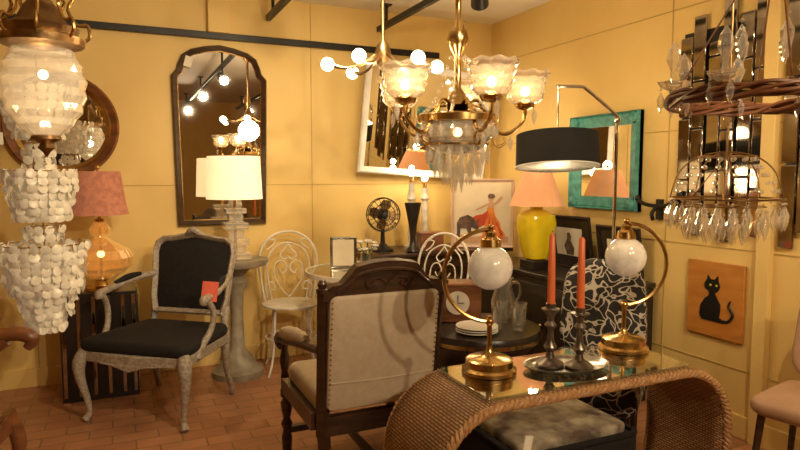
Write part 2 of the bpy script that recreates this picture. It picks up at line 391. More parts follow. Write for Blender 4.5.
def framed(name,loc,rz,w,h,tilt,fm,fw,content):
    g=G(name,loc,rz); g.rotation_euler=(rad(-tilt),0,rad(rz))
    o=rrect(w,h,0,0,h/2)
    B('frame',g,fm).ring(o,fw,.022).end()
    content(g,w,h); return g
def photo1(g,w,h):
    o=rrect(w,h,0,0,h/2); B('backing',g,'blkwood').plate(offset(o,.02),-.004,-.007).end()
    B('sheet',g,'mat_white').plate(offset(o,.085),-.008,-.010).end()
    b=B('figure',g,'bull'); b.plate([(-.03,.09),(.04,.09),(.05,.14),(.02,.19),(.03,.22),(.015,.245),(-.01,.24),(-.015,.2),(-.05,.15)],-.011,-.012).end()
framed('framed_picture',(WX-.07,3.34,.722),-90,.44,.36,-8,'blkwood',.03,photo1)
framed('framed_picture',(WX-.07,2.88,.722),-90,.36,.32,-8,'blkwood',.03,photo1)

# ------------------------------------------------------------------ black sideboard on the right wall
g=G('black_sideboard',(2.64,3.305,0),-90)
B('carcass',g,'blkwood',.006).box((0,0,.385),(1.28,.42,.61)).box((0,-.005,.705),(1.30,.44,.03)).end()
b=B('doors',g,'blkwood',.004); [b.box((x,-.215,.39),(.40,.02,.52)) for x in(-.42,0,.42)]; b.end()
b=B('handles',g,'gold'); [b.ball((x,-.24,.40),.014,10) for x in(-.26,.16,.26)]; b.end()
b=B('feet',g,'blkwood'); [b.box((x,y,.04),(.06,.06,.08)) for x in(-.58,.58) for y in(-.17,.17)]; b.end()

g=G('walnut_console_table',(2.21,4.23,0))
B('top',g,'darkwood',.006).box((0,0,.775),(1.12,.5,.03)).box((0,0,.71),(1.04,.44,.10)).end()
b=B('legs',g,'darkwood'); [b.lathe(turned(.66,.028),14,(x,y,0)) for x in(-.48,.48) for y in(-.19,.19)]; b.end()
B('lower_shelf',g,'darkwood',.004).box((0,0,.2),(1.0,.42,.025)).end()

def mata(g,w,h):
    o=rrect(w,h,0,0,h/2); B('canvas',g,'canvas').plate(offset(o,.028),-.004,-.008).end()
    b=B('ground',g,'skin'); b.plate([(-.20,.035),(.20,.035),(.20,.085),(.08,.10),(-.08,.085),(-.20,.11)],-.0082,-.0088).end()
    b=B('dress',g,'orange'); b.plate([(-.01,.07),(.05,.055),(.12,.06),(.18,.09),(.15,.14),(.13,.20),(.095,.25),(.085,.31),(.035,.31),(.035,.25),(.02,.19),(.01,.13)],-.009,-.010).end()
    b=B('dress_folds',g,'red')
    for p in([(.03,.08),(.045,.075),(.06,.19),(.055,.25)],[(.09,.07),(.11,.07),(.09,.18),(.07,.25)],[(.14,.09),(.16,.10),(.115,.19),(.085,.24)]): b.plate(p,-.0101,-.0106)
    b.end()
    b=B('cape',g,'red'); b.plate([(-.10,.17),(-.04,.15),(.02,.18),(.045,.29),(.0,.26),(-.05,.25),(-.09,.22)],-.0105,-.0115).end()
    b=B('skin',g,'skin'); b.plate(ell(.020,.026,14,.062,.375),-.0105,-.0115).plate([(.04,.31),(.085,.31),(.095,.345),(.07,.355),(.035,.345)],-.0105,-.0115).plate([(.035,.325),(.035,.345),(-.045,.30),(-.055,.285)],-.0105,-.0115).plate([(.09,.345),(.10,.33),(.15,.38),(.14,.40)],-.0105,-.0115).end()
    b=B('bull',g,'bull'); b.plate([(-.19,.08),(-.17,.08),(-.165,.15),(-.12,.15),(-.10,.09),(-.08,.09),(-.085,.16),(-.06,.15),(-.035,.13),(-.025,.155),(-.035,.19),(-.02,.225),(-.035,.22),(-.05,.20),(-.07,.235),(-.11,.255),(-.17,.235),(-.195,.19)],-.012,-.013).plate(ell(.028,.020,14,.067,.398),-.009,-.012).end()
framed('matador_painting',(2.54,4.07,.793),-30,.48,.53,-4,'pinkframe',.025,mata)

# ------------------------------------------------------------------ lamps
g=G('yellow_table_lamp',(2.56,3.42,.72))
B('plinth',g,'blkwood',.004).box((0,0,.03),(.15,.15,.06)).end()
B('vase',g,'yel').lathe([(.05,.06),(.065,.07),(.085,.14),(.108,.25),(.115,.31),(.105,.36),(.06,.39),(.035,.40),(.035,.42)],32,sq=4).end()
B('neck',g,'gold').lathe([(.02,.42),(.02,.44),(.008,.45),(.008,.66)],14).end()
B('shade',g,'peach').lathe([(.18,.425),(.09,.665),(.087,.663),(.176,.427)],40).end()
B('finial',g,'gold').ball((0,0,.69),.014,10).end(); point(g,(0,0,.44),4); point(g,(0,0,.70),3)

g=G('amber_glass_table_lamp',(-.11,4.16,.652))
B('foot',g,'gold').lathe([(.09,0),(.09,.02),(.05,.03),(.035,.06),(.05,.07)],28).end()
B('glass_body',g,'amber',sharp=12).cut([(.05,.07),(.11,.09),(.165,.14),(.182,.19),(.165,.24),(.09,.285),(.045,.31),(.035,.33),(.06,.35),(.062,.375),(.04,.40),(.03,.415)],28,18,(0,0,0),.03).end()
B('neck',g,'gold').lathe([(.025,.415),(.03,.43),(.008,.44),(.008,.74)],14).end()
B('inner_rod',g,'gold').lathe([(.008,.07),(.008,.42)],10).end()
B('added_body_bulb',g,'bulbsoft').ball((0,0,.22),.022,10).end()  # small glowing ball added inside to make the amber body shine
B('shade',g,'brick').lathe([(.165,.46),(.15,.53),(.125,.72)],36).lathe([(.161,.461),(.121,.719)],36).end()
B('finial',g,'gold').ball((0,0,.745),.015,10).end(); point(g,(0,0,.58),8)
g=G('mirrored_side_table',(-.13,4.22,0))
B('carcass',g,'blkwood',.004).box((0,0,.325),(.42,.30,.65)).end()
b=B('mirror_bars',g,'smoke',.003); [b.box((x,-.155,.33),(.022,.012,.6)) for x in(-.19,-.11,-.03,.05,.13,.19)]
[b.box((x,y,.33),(.012,.022,.6)) for x in(-.213,.213) for y in(-.11,-.04,.04,.11)]; b.end()

g=G('stone_pedestal_table',(.70,4.2,0))
B('pedestal',g,'stone').lathe([(.17,0),(.17,.04),(.13,.06),(.10,.12),(.05,.18),(.04,.4),(.045,.55),(.08,.64),(.05,.68),(.09,.72),(.20,.75),(.21,.77),(.21,.79),(.0,.79)],36).end()
g=G('crystal_table_lamp',(.70,4.2,.792))
b=B('crystal_stack',g,'cryst',.004)
for k,(w,h) in enumerate(((.18,.045),(.12,.05),(.16,.045),(.10,.06),(.15,.045),(.09,.06),(.13,.035))):
    z=[0,.045,.095,.14,.20,.245,.305][k]; b.box((0,0,z+h/2),(w,w,h-.002))
b.end()
B('stem',g,'gold').lathe([(.01,.0),(.01,.69)],10).end()
B('shade',g,'shadew').lathe([(.182,.40),(.170,.68)],40).lathe([(.178,.401),(.166,.679)],40).end()
B('finial',g,'gold').ball((0,0,.70),.014,10).end(); point(g,(0,0,.55),18)

for x,h,y in((2.0,.50,4.2),(2.14,.46,4.26)):
    g=G('marble_candlestick_lamp',(x,y,.791))
    B('column',g,'marble').lathe([(.06,0),(.06,.03),(.03,.05),(.024,.08),(.034,.12),(.022,.16),(.028,.28),(.02,.36),(.036,.38),(.03,.40),(.02,h-.04),(.024,h)],20).end()
    B('socket',g,'gold').lathe([(.016,h),(.016,h+.05)],12).end(); B('bulb',g,'bulb').ball((0,0,h+.075),.026,12).end()
    point(g,(0,-.01,h+.13),3,.02)

g=G('chrome_arc_floor_lamp',(2.42,2.55,0))
b=B('pole',g,'chrome'); b.lathe([(.085,0),(.085,.015),(.03,.025),(.012,.05)],28)
b.sweep([(0,0,.03),(0,0,1.64)],.009,8); b.sweep([(0,0,1.62),(0,0,1.66),(-.12,.09,1.80),(-.16,.11,1.82),(-.27,.15,1.82)],.009,8,res=5)
b.sweep([(-.27,.15,1.82),(-.27,.15,1.42)],.005,6); b.end()
b=B('joint',g,'chrome'); b.ball((0,0,1.64),.016,10).ball((-.27,.15,1.82),.013,10).end()
MT=Matrix.Translation((-.27,.15,1.48))@Matrix.Rotation(rad(-7),4,Vector((.911,-.413,0)))@Matrix.Translation((0,0,-.09))
B('shade',g,'shadeblk').mx(MT).lathe([(.22,0),(.215,.175),(.212,.175),(.2175,0),(.22,0)],48).end()
B('shade_trim',g,'whitepaint').mx(MT).lathe([(.2215,0),(.2215,.006),(.219,.006),(.219,0),(.2215,0)],48).end()
B('shade_lining',g,'shadein').mx(MT).lathe([(.216,.002),(.2105,.173),(.2100,.173),(.2155,.002),(.216,.002)],48).end()
B('diffuser',g,'shadein').mx(MT).lathe([(.212,.008),(.0,.010)],48).end()
B('bulb',g,'bulb').ball((-.27,.15,1.50),.03,10).end(); point(g,(-.29,.12,1.32),8,.08); point(g,(-.27,.15,1.60),5,.05)

# ------------------------------------------------------------------ main chandelier
g=G('brass_glass_chandelier',(1.275,2.24,0)); base=-24.4
DZ=-.075
b=B('stem',g,'gold')
b.lathe([(.055,2.6),(.055,2.58),(.02,2.55),(.008,2.54),(.008,2.2),(.03,2.17),(.04,2.13),(.03,2.09),(.012,2.06),(.012,1.98),(.03,1.95),(.045,1.90),(.03,1.86),(.014,1.83),(.014,1.78+DZ),(.035,1.75+DZ),(.05,1.71+DZ),(.035,1.67+DZ),(.0,1.66+DZ)],24)
b.at((0,0,DZ)).lathe([(.150,1.672),(.166,1.665),(.166,1.64),(.148,1.635),(.148,1.665),(.150,1.672)],40)
for k in range(5):
    a=rad(75+72*k+36+base); b.sweep([(.03*math.cos(a),.03*math.sin(a),1.71),(.09*math.cos(a),.09*math.sin(a),1.70),(.152*math.cos(a),.152*math.sin(a),1.665)],.005,6)
b.end()
b=B('arms',g,'gold'); sh=B('glass_shades',g,'crystlit',sharp=8); cup=B('shade_cups',g,'gold'); bl=B('bulbs',g,'bulbsoft')
for q in(b,sh,cup,bl): q.at((0,0,DZ))
AR=.278
for k in range(5):
    a=rad(75+72*k+base); ca,sa=math.cos(a),math.sin(a)
    P=[(.035,1.70),(.08,1.73),(.13,1.66),(.17,1.60),(.22,1.60),(AR-.005,1.65),(AR,1.70)]
    b.sweep([(r*ca,r*sa,z) for r,z in P],[.008,.007,.009,.008,.008,.007,.01],8)
    b.sweep([(r*ca,r*sa,z) for r,z in((.17,1.60),(.15,1.57),(.17,1.54),(.20,1.56),(.19,1.58))],.005,6)
    c=(AR*ca,AR*sa,0)
    cup.lathe([(.01,1.69),(.038,1.70),(.044,1.715),(.038,1.72)],20,c)
    sh.cut([(.036,1.712),(.064,1.728),(.078,1.76),(.082,1.79),(.090,1.82),(.106,1.842)],20,10,c,.05,.005,10)
    sh.cut([(.034,1.716),(.060,1.731),(.074,1.761),(.078,1.791),(.086,1.82),(.102,1.840)],20,10,c,-.03,.005,10)
    bl.ball((c[0],c[1],1.765),.020,10); point(g,(c[0],c[1],1.80+DZ),2.6,.025)
b.end(); sh.end(); cup.end(); bl.end()
bb=B('glass_bowl',g,'crystlit',sharp=8); bb.cut([(.148,1.64+DZ),(.146,1.60+DZ),(.125,1.555+DZ),(.08,1.52+DZ),(.012,1.508+DZ)],24,10,(0,0,0),.035)
bb.cut([(.144,1.64+DZ),(.141,1.602+DZ),(.12,1.56+DZ),(.075,1.525+DZ),(.012,1.513+DZ)],24,10,(0,0,0),-.02).end()
B('added_bowl_bulb',g,'bulbsoft').ball((0,0,1.60+DZ),.02,10).end()  # bulb added inside the bowl to light its glass
def drop(b,c,h,r): 
    b.lathe([(.0,0),(r*.45,-h*.06),(.0,-h*.12)],6,c); b.lathe([(.0,-h*.13),(r,-h*.45),(r*.8,-h*.7),(.0,-h)],6,c)
b=B('crystal_drops',g,'cryst',sharp=20); b.at((0,0,DZ))
for R,n,z0,h in((.158,20,1.635,.065),(.125,16,1.55,.085),(.095,13,1.52,.11),(.06,9,1.51,.13),(.022,5,1.505,.155)):
    for k in range(n):
        a=2*pi*k/n; drop(b,(R*math.cos(a),R*math.sin(a),z0),h,.0125)
for k in range(5):
    a=rad(75+72*k+base)
    for q in(.22,AR+.04): drop(b,(q*math.cos(a),q*math.sin(a),1.60 if q<.25 else 1.71),.08,.012)
    a+=rad(36)
    for j in range(11):
        t=j/10; r=.03+.12*t; b.ball((r*math.cos(a),r*math.sin(a),1.90-.23*t-.05*math.sin(pi*t)),.008,6)
b.end()
B('drop_ring',g,'gold').lathe([(.128,1.553+DZ),(.128,1.545+DZ),(.122,1.545+DZ),(.122,1.553+DZ),(.128,1.553+DZ)],30).end()

g=G('globe_bulb_chandelier',(1.18,2.80,0))
b=B('arms',g,'bronze'); b.lathe([(.05,2.6),(.05,2.58),(.008,2.56),(.008,2.0),(.03,1.97),(.04,1.93),(.03,1.88),(.01,1.86),(.0,1.84)],18)
bl=B('bulbs',g,'bulb')
for k in range(6):
    a=rad(8+60*k+base); ca,sa=math.cos(a),math.sin(a)
    b.sweep([(.03*ca,.03*sa,1.93),(.10*ca,.10*sa,1.88),(.18*ca,.18*sa,1.86),(.235*ca,.235*sa,1.87)],[.008,.007,.007,.012],8)
    bl.ball((.265*ca,.265*sa,1.875),.032,14)
b.end(); bl.end(); point(g,(0,0,1.78),16,.1)

g=G('crystal_globe_pendant',(-.226,2.52,0))
B('globe',g,'cryst',sharp=8).cut([(.075,1.80),(.105,1.77),(.130,1.70),(.133,1.645),(.120,1.58),(.09,1.53),(.05,1.49),(.02,1.475)],24,14,(0,0,0),.045).end()
b=B('collar',g,'bronze'); b.lathe([(.078,1.795),(.132,1.80),(.137,1.825),(.11,1.835),(.12,1.86),(.08,1.88),(.055,1.93),(.03,1.96),(.02,2.0),(.035,2.03),(.012,2.06),(.01,2.55),(.05,2.58),(.05,2.6)],36,fl=.015,fn=12).end()
b=B('filigree',g,'gold')
for k in range(8):
    a=2*pi*k/8; ca,sa=math.cos(a),math.sin(a)
    b.sweep([(r*ca,r*sa,z) for r,z in((.13,1.82),(.15,1.84),(.145,1.88),(.11,1.88),(.085,1.93),(.10,1.97),(.075,1.98))],.006,6)
b.end()
B('finial',g,'bronze').lathe([(.045,1.49),(.05,1.475),(.02,1.46),(.028,1.445),(.012,1.43),(.0,1.41)],18).end()
B('bulb',g,'bulb').ball((0,0,1.70),.016,12).end(); point(g,(0,0,1.64),2)
B('price_tag',g,'paper').box((-.14,-.10,1.47),(.05,.003,.04)).end()

# capiz chandelier
g=G('capiz_shell_chandelier',(-.335,3.42,0))
b=B('shells',g,'capiz'); hp=B('hoops',g,'gold')
def disc(c,a,r):
    b.at(c,(90+random.uniform(-22,22),0,a+random.uniform(-35,35))); b.lathe([(r*.9,-.001),(r,0),(r*.9,.001)],10)
for z0,R,L_,ts in((1.76,.165,.27,.50),(1.50,.06,.14,1.1),(1.37,.155,.26,.68),(1.10,.08,.10,1.0),(1.02,.185,.24,.80),(.80,.13,.22,.45)):
    hp.sweep([(R*math.cos(2*pi*k/16),R*math.sin(2*pi*k/16),z0) for k in range(16)],.003,6,closed=True,res=1)
    for q in range(3): hp.sweep([(0,0,z0+.05),(R*math.cos(q*2.1),R*math.sin(q*2.1),z0)],.002,4)
    n=max(6,int(2*pi*R/.044)); m=max(2,int(L_/.034))
    for k in range(n):
        a=2*pi*k/n
        for j in range(m):
            rr=R*(1+(ts-1)*(j/m)**1.3)+random.uniform(-.01,.01)
            disc((rr*math.cos(a),rr*math.sin(a),z0-.012-j*.035),math.degrees(a)+90,.023)
b.end(); hp.sweep([(0,0,2.6),(0,0,.7)],.004,6).at().lathe([(.04,2.6),(.04,2.585),(.0,2.57)],16); hp.end()

# twig ring chandelier + crystal drop chandelier on the right
g=G('twig_ring_chandelier',(1.74,1.22,0))
b=B('twig_ring',g,'brownwood')
for q in range(7):
    pts=[]
    for k in range(24):
        a=2*pi*k/24; w=q*.9+k*.9; r=.27+.016*math.cos(w)+random.uniform(-.004,.004); pts.append((r*math.cos(a),r*math.sin(a),1.57+.016*math.sin(w)+.008*random.uniform(-1,1)))
    b.sweep(pts,.006,6,closed=True,res=2)
for k in range(4):
    a=rad(45+90*k); b.sweep([(.27*math.cos(a),.27*math.sin(a),1.57),(.14*math.cos(a),.14*math.sin(a),1.80),(0,0,2.05)],.003,5)
b.end()
b=B('canopy_rod',g,'bronze'); b.lathe([(.05,2.6),(.05,2.58),(.006,2.57),(.006,2.05),(.02,2.03),(.0,2.0)],16).end()
b=B('crystals',g,'crystdim',sharp=20)
for k in range(8):
    a=2*pi*k/8+.2; c=(.27*math.cos(a),.27*math.sin(a)) 
    b.lathe([(.015,1.600),(.035,1.61),(.045,1.625),(.02,1.62)],14,(c[0],c[1],0),fl=.1,fn=7)
    b.lathe([(.008,1.62),(.010,1.66),(.022,1.69),(.016,1.72),(.0,1.745)],10,(c[0],c[1],0))
    for j in range(3): drop(b,(c[0]+.035*math.cos(j*2.1),c[1]+.035*math.sin(j*2.1),1.61),.075,.011)
for k in range(5):
    a=2*pi*k/5+.3
    drop(b,(.10*math.cos(a),.10*math.sin(a),1.80),.12,.018)
b.end()
g=G('crystal_drop_chandelier',(2.13,1.66,0))
b=B('frame',g,'bronze'); b.lathe([(.05,2.6),(.05,2.58),(.004,2.57),(.004,1.44),(.015,1.43),(.0,1.41)],16)
for R,z in((.10,1.42),(.20,1.26)): b.sweep([(R*math.cos(2*pi*k/20),R*math.sin(2*pi*k/20),z) for k in range(20)],.004,6,closed=True,res=1)
for k in range(5):
    a=2*pi*k/5; b.sweep([(0,0,1.44),(.10*math.cos(a),.10*math.sin(a),1.42),(.17*math.cos(a),.17*math.sin(a),1.36),(.20*math.cos(a),.20*math.sin(a),1.26)],.003,5)
b.end()
b=B('crystal_strands',g,'crystdim',sharp=20)
for k in range(14):
    a=2*pi*k/14
    for j in range(5):
        r=.10+.10*j/5; b.ball((r*math.cos(a),r*math.sin(a),1.41-.03*j),.009,6)
for R,n,z,h in((.20,24,1.25,.11),(.14,16,1.22,.12),(.07,9,1.20,.12)):
    for k in range(n):
        a=2*pi*k/n; drop(b,(R*math.cos(a),R*math.sin(a),z),h,.014)
b.end()
b=B('tier_supports',g,'bronze')
for R in(.14,.07):
    b.sweep([(R*math.cos(2*pi*k/20),R*math.sin(2*pi*k/20),1.23) for k in range(20)],.002,4,closed=True,res=1)
for k in range(3): a=k*2.094; b.sweep([(0,0,1.43),(.14*math.cos(a),.14*math.sin(a),1.23)],.002,4)
b.end()

# ------------------------------------------------------------------ black velvet armchair
def fauteuil(name,loc,rz):
    g=G(name,loc,rz)
    b=B('seat_frame',g,'greywood',.006)
    o=[(-.33,-.27),(-.22,-.29),(-.10,-.305),(0,-.31),(.10,-.305),(.22,-.29),(.33,-.27),(.27,.27),(-.27,.27)]
    b.slab(o,.345,.40); b.plate([(-.18,.35),(-.10,.34),(-.05,.325),(0,.31),(.05,.325),(.10,.34),(.18,.35)],-.312,-.29)
    b.end()
    b=B('legs',g,'greywood')
    for sx in(-1,1):
        b.sweep([(sx*.30,-.25,.40),(sx*.325,-.28,.34),(sx*.325,-.28,.25),(sx*.30,-.26,.12),(sx*.295,-.255,.05),(sx*.31,-.27,.012)],[.034,.036,.026,.017,.015,.022],10)
        b.sweep([(sx*.25,.25,.40),(sx*.25,.26,.2),(sx*.26,.31,.015)],[.028,.022,.016],10)
        b.sweep([(sx*.25,.25,.36),(sx*.245,.26,.46),(sx*.245,.28,.56)],[.026,.022,.022],10)
        b.sweep([(sx*.255,.30,.74),(sx*.30,.18,.73),(sx*.335,.04,.70),(sx*.34,-.05,.685),(sx*.335,-.10,.675),(sx*.33,-.105,.65)],[.020,.021,.021,.021,.026,.018],10)
        b.sweep([(sx*.335,-.08,.67),(sx*.345,-.03,.60),(sx*.335,-.04,.50),(sx*.31,-.12,.40),(sx*.31,-.14,.36)],[.019,.017,.017,.022,.026],10)
    b.end()
    B('seat_cushion',g,'blackvelvet').cush(.62,.56,.395,.465,.03,.035,tap=-.18,rc=.06,c=(0,-.015)).end()
    W=.27
    hb=[(W-.03,.0),(W-.005,.10),(W-.0,.25),(W+.012,.38),(W,.44),(W-.05,.475),(W-.12,.48),(.07,.495),(0,.505)]
    o=hb+[(-x,z) for x,z in hb[:-1]][::-1]
    b=B('back_frame',g,'greywood'); b.at((0,.27,.50),(-12,0,0)); b.ring(o,.036,.035,prof=[(0,0),(0,-.03),(.3,-.04),(.7,-.03),(1,-.015),(1,0)])
    b.sweep([(-.06,-.03,.485),(-.03,-.045,.50),(0,-.05,.515),(.03,-.045,.50),(.06,-.03,.485)],[.01,.018,.02,.018,.01],8); b.end()
    oi=offset(o,.032)
    b=B('back_pad',g,'blackvelvet'); b.at((0,.27,.50),(-12,0,0)).pad(oi,.012,-.022,.012,.02,(0,.25)).end()
    b=B('arm_pads',g,'blackvelvet')
    for sx in(-1,1): b.sweep([(sx*.285,.20,.750),(sx*.31,.12,.742),(sx*.333,.03,.718)],[.012,.02,.012],10)
    b.end()
    return g
g=fauteuil('black_velvet_armchair',(.205,3.74,0),-38.8)
B('sale_tag',g,'redtag').box((.345,-.06,.715),(.085,.004,.11),rot=(0,8,38)).end()

# ------------------------------------------------------------------ cream high back chair (seen from behind)
g=G('carved_high_back_armchair',(.965,2.60,0),180)
b=B('frame',g,'darkwood')
for sx in(-1,1):
    b.lathe(turned(.34,.028),16,(sx*.27,-.24,0)) 
    b.sweep([(sx*.245,.32,0),(sx*.245,.27,.30),(sx*.245,.26,.45)],[.022,.028,.028],4,res=2)
    b.sweep([(sx*.25,.26,.30),(sx*.255,.29,.7),(sx*.262,.325,.90)],[.025,.021,.021],4,res=2)
    b.lathe([(.025,0),(.025,.015),(.016,.02),(.020,.035),(.012,.05),(.0,.052)],14,(sx*.262,.328,.897))
    b.sweep([(sx*.262,.28,.66),(sx*.30,.10,.65),(sx*.31,-.08,.62),(sx*.31,-.17,.61),(sx*.31,-.20,.58),(sx*.31,-.17,.56)],[.02,.02,.024,.028,.022,.012],10)
    b.lathe([(.02,0),(.015,.03),(.024,.08),(.015,.13),(.02,.17)],12,(sx*.30,-.14,.43))
b.at().box((0,-.26,.36),(.56,.04,.07)).box((0,.265,.34),(.50,.035,.08)).box((-.275,0,.36),(.035,.5,.07)).box((.275,0,.36),(.035,.5,.07))
b.box((0,.03,.14),(.03,.5,.025)).box((0,-.24,.14),(.5,.03,.03))
b.end()
b=B('crest_rail',g,'darkwood'); b.at((0,.325,.895),(-9,0,0))
cs=[(-.26,-.03),(.26,-.03),(.265,.01),(.23,.03),(.19,.035),(.16,.07),(.13,.105),(.06,.118),(0,.122),(-.06,.118),(-.13,.105),(-.16,.07),(-.19,.035),(-.23,.03),(-.265,.01)]
b.plate(cs,-.022,.020)
b.sweep([(-.21,.022,.005),(-.16,.024,.04),(-.11,.026,.078),(0,.028,.092),(.11,.026,.078),(.16,.024,.04),(.21,.022,.005)],.008,6)
for sx in(-1,1): b.sweep([(0,.024,.03),(sx*.04,.026,.055),(sx*.09,.026,.045),(sx*.08,.026,.02),(sx*.055,.026,.03)],.006,6)
b.end()
b=B('back_upholstery',g,'cream'); b.at((0,.268,.40),(-8,0,0)).pad(rrect(.475,.485,.03,0,.245),-.02,.020,.012,.008,(0,.245)).pad(rrect(.44,.46,.03,0,.25),.0,-.045,.02,.015,(0,.25)).end()
b=B('seam_piping',g,'cream'); b.at((0,.268,.40),(-8,0,0))
b.sweep([(-.225,.023,.13),(0,.027,.125),(.225,.023,.13)],.004,6)
b.end()
b=B('nailheads',g,'bronze'); b.at((0,.268,.40),(-8,0,0))
for k in range(22):
    for sx in(-1,1): b.ball((sx*.228,.020,.02+k*.0212),.004,6)
b.end()
B('seat_cushion',g,'cream').cush(.53,.50,.38,.47,.03,.02,rc=.05).end()
b=B('arm_pads',g,'cream')
for sx in(-1,1): b.sweep([(sx*.285,.16,.675),(sx*.305,.04,.672),(sx*.31,-.10,.648)],[.02,.032,.024],10)
b.end()

# ------------------------------------------------------------------ brown carved chair at left edge
g=G('carved_walnut_armchair',(-.68,2.56,0),78)
b=B('frame',g,'brownwood')
for sx in(-1,1):
    b.sweep([(sx*.28,-.2,.42),(sx*.30,-.23,.28),(sx*.27,-.21,.1),(sx*.28,-.22,.015)],[.03,.027,.017,.02],10)
    b.sweep([(sx*.24,.24,0.01),(sx*.24,.2,.42),(sx*.23,.22,.7),(sx*.22,.26,.95)],[.02,.028,.024,.02],10)
    b.sweep([(sx*.235,.22,.74),(sx*.29,.05,.74),(sx*.31,-.12,.72),(sx*.315,-.24,.725),(sx*.315,-.29,.70),(sx*.31,-.27,.665)],[.022,.022,.024,.03,.028,.016],10)
    b.sweep([(sx*.31,-.20,.70),(sx*.31,-.12,.64),(sx*.30,-.06,.55),(sx*.28,-.10,.45),(sx*.28,-.14,.38)],[.022,.022,.024,.028,.028],10)
b.sweep([(-.22,.26,.94),(0,.28,1.0),(.22,.26,.94)],[.02,.03,.02],8)
b.box((0,-.20,.38),(.56,.04,.07)).box((0,.2,.38),(.48,.04,.07)).box((-.26,0,.38),(.04,.40,.07)).box((.26,0,.38),(.04,.40,.07)); b.end()
B('seat',g,'brownwood').cush(.52,.42,.40,.44,.02,.015).end()
b=B('back_pad',g,'cream',.01); b.box((0,.235,.73),(.42,.04,.38),rot=(-6,0,0)).end()

# ------------------------------------------------------------------ white iron chairs & glass table
def ironchair(loc,rz):
    g=G('white_iron_cafe_chair',loc,rz)
    b=B('seat',g,'whiteiron'); b.lathe([(.0,.455),(.18,.455),(.195,.46),(.195,.47),(.18,.475),(.0,.475)],32).end()
    b=B('legs',g,'whiteiron')
    for k in range(4):
        a=rad(45+90*k); ca,sa=math.cos(a),math.sin(a)
        b.sweep([(.16*ca,.16*sa,.455),(.17*ca,.17*sa,.3),(.19*ca,.19*sa,.12),(.235*ca,.235*sa,.006)],.008,6)
    b.sweep([(.175*math.cos(2*pi*k/16),.175*math.sin(2*pi*k/16),.24) for k in range(16)],.006,6,closed=True,res=1); b.end()
    b=B('scroll_back',g,'whiteiron'); b.at((0,.165,.46),(-8,0,0))
    b.sweep([(-.17,-.02,0),(-.19,0,.12),(-.205,0,.28),(-.17,0,.40),(-.09,0,.47),(0,0,.49),(.09,0,.47),(.17,0,.40),(.205,0,.28),(.19,0,.12),(.17,-.02,0)],.009,8)
    b.sweep([(-.12,0,.0),(-.14,0,.12),(-.15,0,.26),(-.11,0,.36),(0,0,.41),(.11,0,.36),(.15,0,.26),(.14,0,.12),(.12,0,.0)],.006,6)
    for sx in(-1,1):
        b.sweep([(0,0,.02),(sx*.05,0,.08),(sx*.10,0,.17),(sx*.09,0,.26),(sx*.04,0,.28),(sx*.01,0,.23),(sx*.04,0,.19),(sx*.06,0,.22)],.005,6)
        b.sweep([(0,0,.40),(sx*.03,0,.36),(sx*.06,0,.32),(sx*.03,0,.29),(0,0,.31)],.005,6)
        b.sweep([(sx*.15,0,.02),(sx*.165,0,.10),(sx*.12,0,.13),(sx*.10,0,.08),(sx*.13,0,.07)],.005,6)
        b.sweep([(sx*.17,0,.38),(sx*.14,0,.43),(sx*.09,0,.43),(sx*.11,0,.39),(sx*.15,0,.36)],.005,6)
    b.end(); return g
ironchair((1.06,4.16,0),-10)
ironchair((1.86,3.66,0),-60)
g=G('glass_top_iron_table',(1.41,3.66,0))
B('glass_top',g,'glass').lathe([(.0,.738),(.36,.738),(.365,.743),(.36,.748),(.0,.748)],48).end()
b=B('base',g,'whiteiron')
b.lathe([(.362,.722),(.374,.722),(.374,.752),(.366,.752),(.366,.737),(.362,.737),(.362,.722)],48)
for k in range(4):
    a=rad(30+90*k); ca,sa=math.cos(a),math.sin(a)
    b.sweep([(r*ca,r*sa,z) for r,z in((.362,.728),(.28,.66),(.12,.5),(.07,.38),(.10,.22),(.24,.07),(.30,.01))],.010,8)
    b.sweep([(r*ca,r*sa,z) for r,z in((.20,.60),(.27,.56),(.27,.48),(.20,.46),(.18,.52),(.22,.53))],.006,6)
b.sweep([(.09*math.cos(2*pi*k/14),.09*math.sin(2*pi*k/14),.40) for k in range(14)],.007,6,closed=True,res=1); b.end()

g=G('small_easel_frame',(1.31,3.77,.750),-20); g.rotation_euler=(rad(8),0,rad(-20))
B('frame',g,'silver').ring(rrect(.17,.21,0,0,.105),.018,.014).end(); B('picture',g,'canvas').plate(rrect(.14,.18,0,0,.105),-.002,-.006).end()
B('easel_leg',g,'silver').sweep([(0,0,.15),(0,.06,.01)],.004,5).end()
g=G('white_flower_vase',(1.45,3.74,.750))
B('vase',g,'tumbler').lathe([(.03,0),(.04,.03),(.03,.08),(.035,.10)],18).end()
b=B('stems',g,'leaf'); bb=B('blossoms',g,'petal')
for k in range(11):
    a=k*2.4; r=.02+.07*(k/11); z=.14+.03*math.cos(k*3); b.sweep([(0,0,.01),(r*.4*math.cos(a),r*.4*math.sin(a),.1),(r*math.cos(a),r*math.sin(a),z)],.002,4)
    for j in range(6):
        q=j*1.047; bb.at((r*math.cos(a)+.014*math.cos(q),r*math.sin(a)+.014*math.sin(q),z+.005),(20*math.cos(q),20*math.sin(q),0),(1,1,.5)).ball((0,0,0),.014,8)
b.at(); b.end(); bb.end()

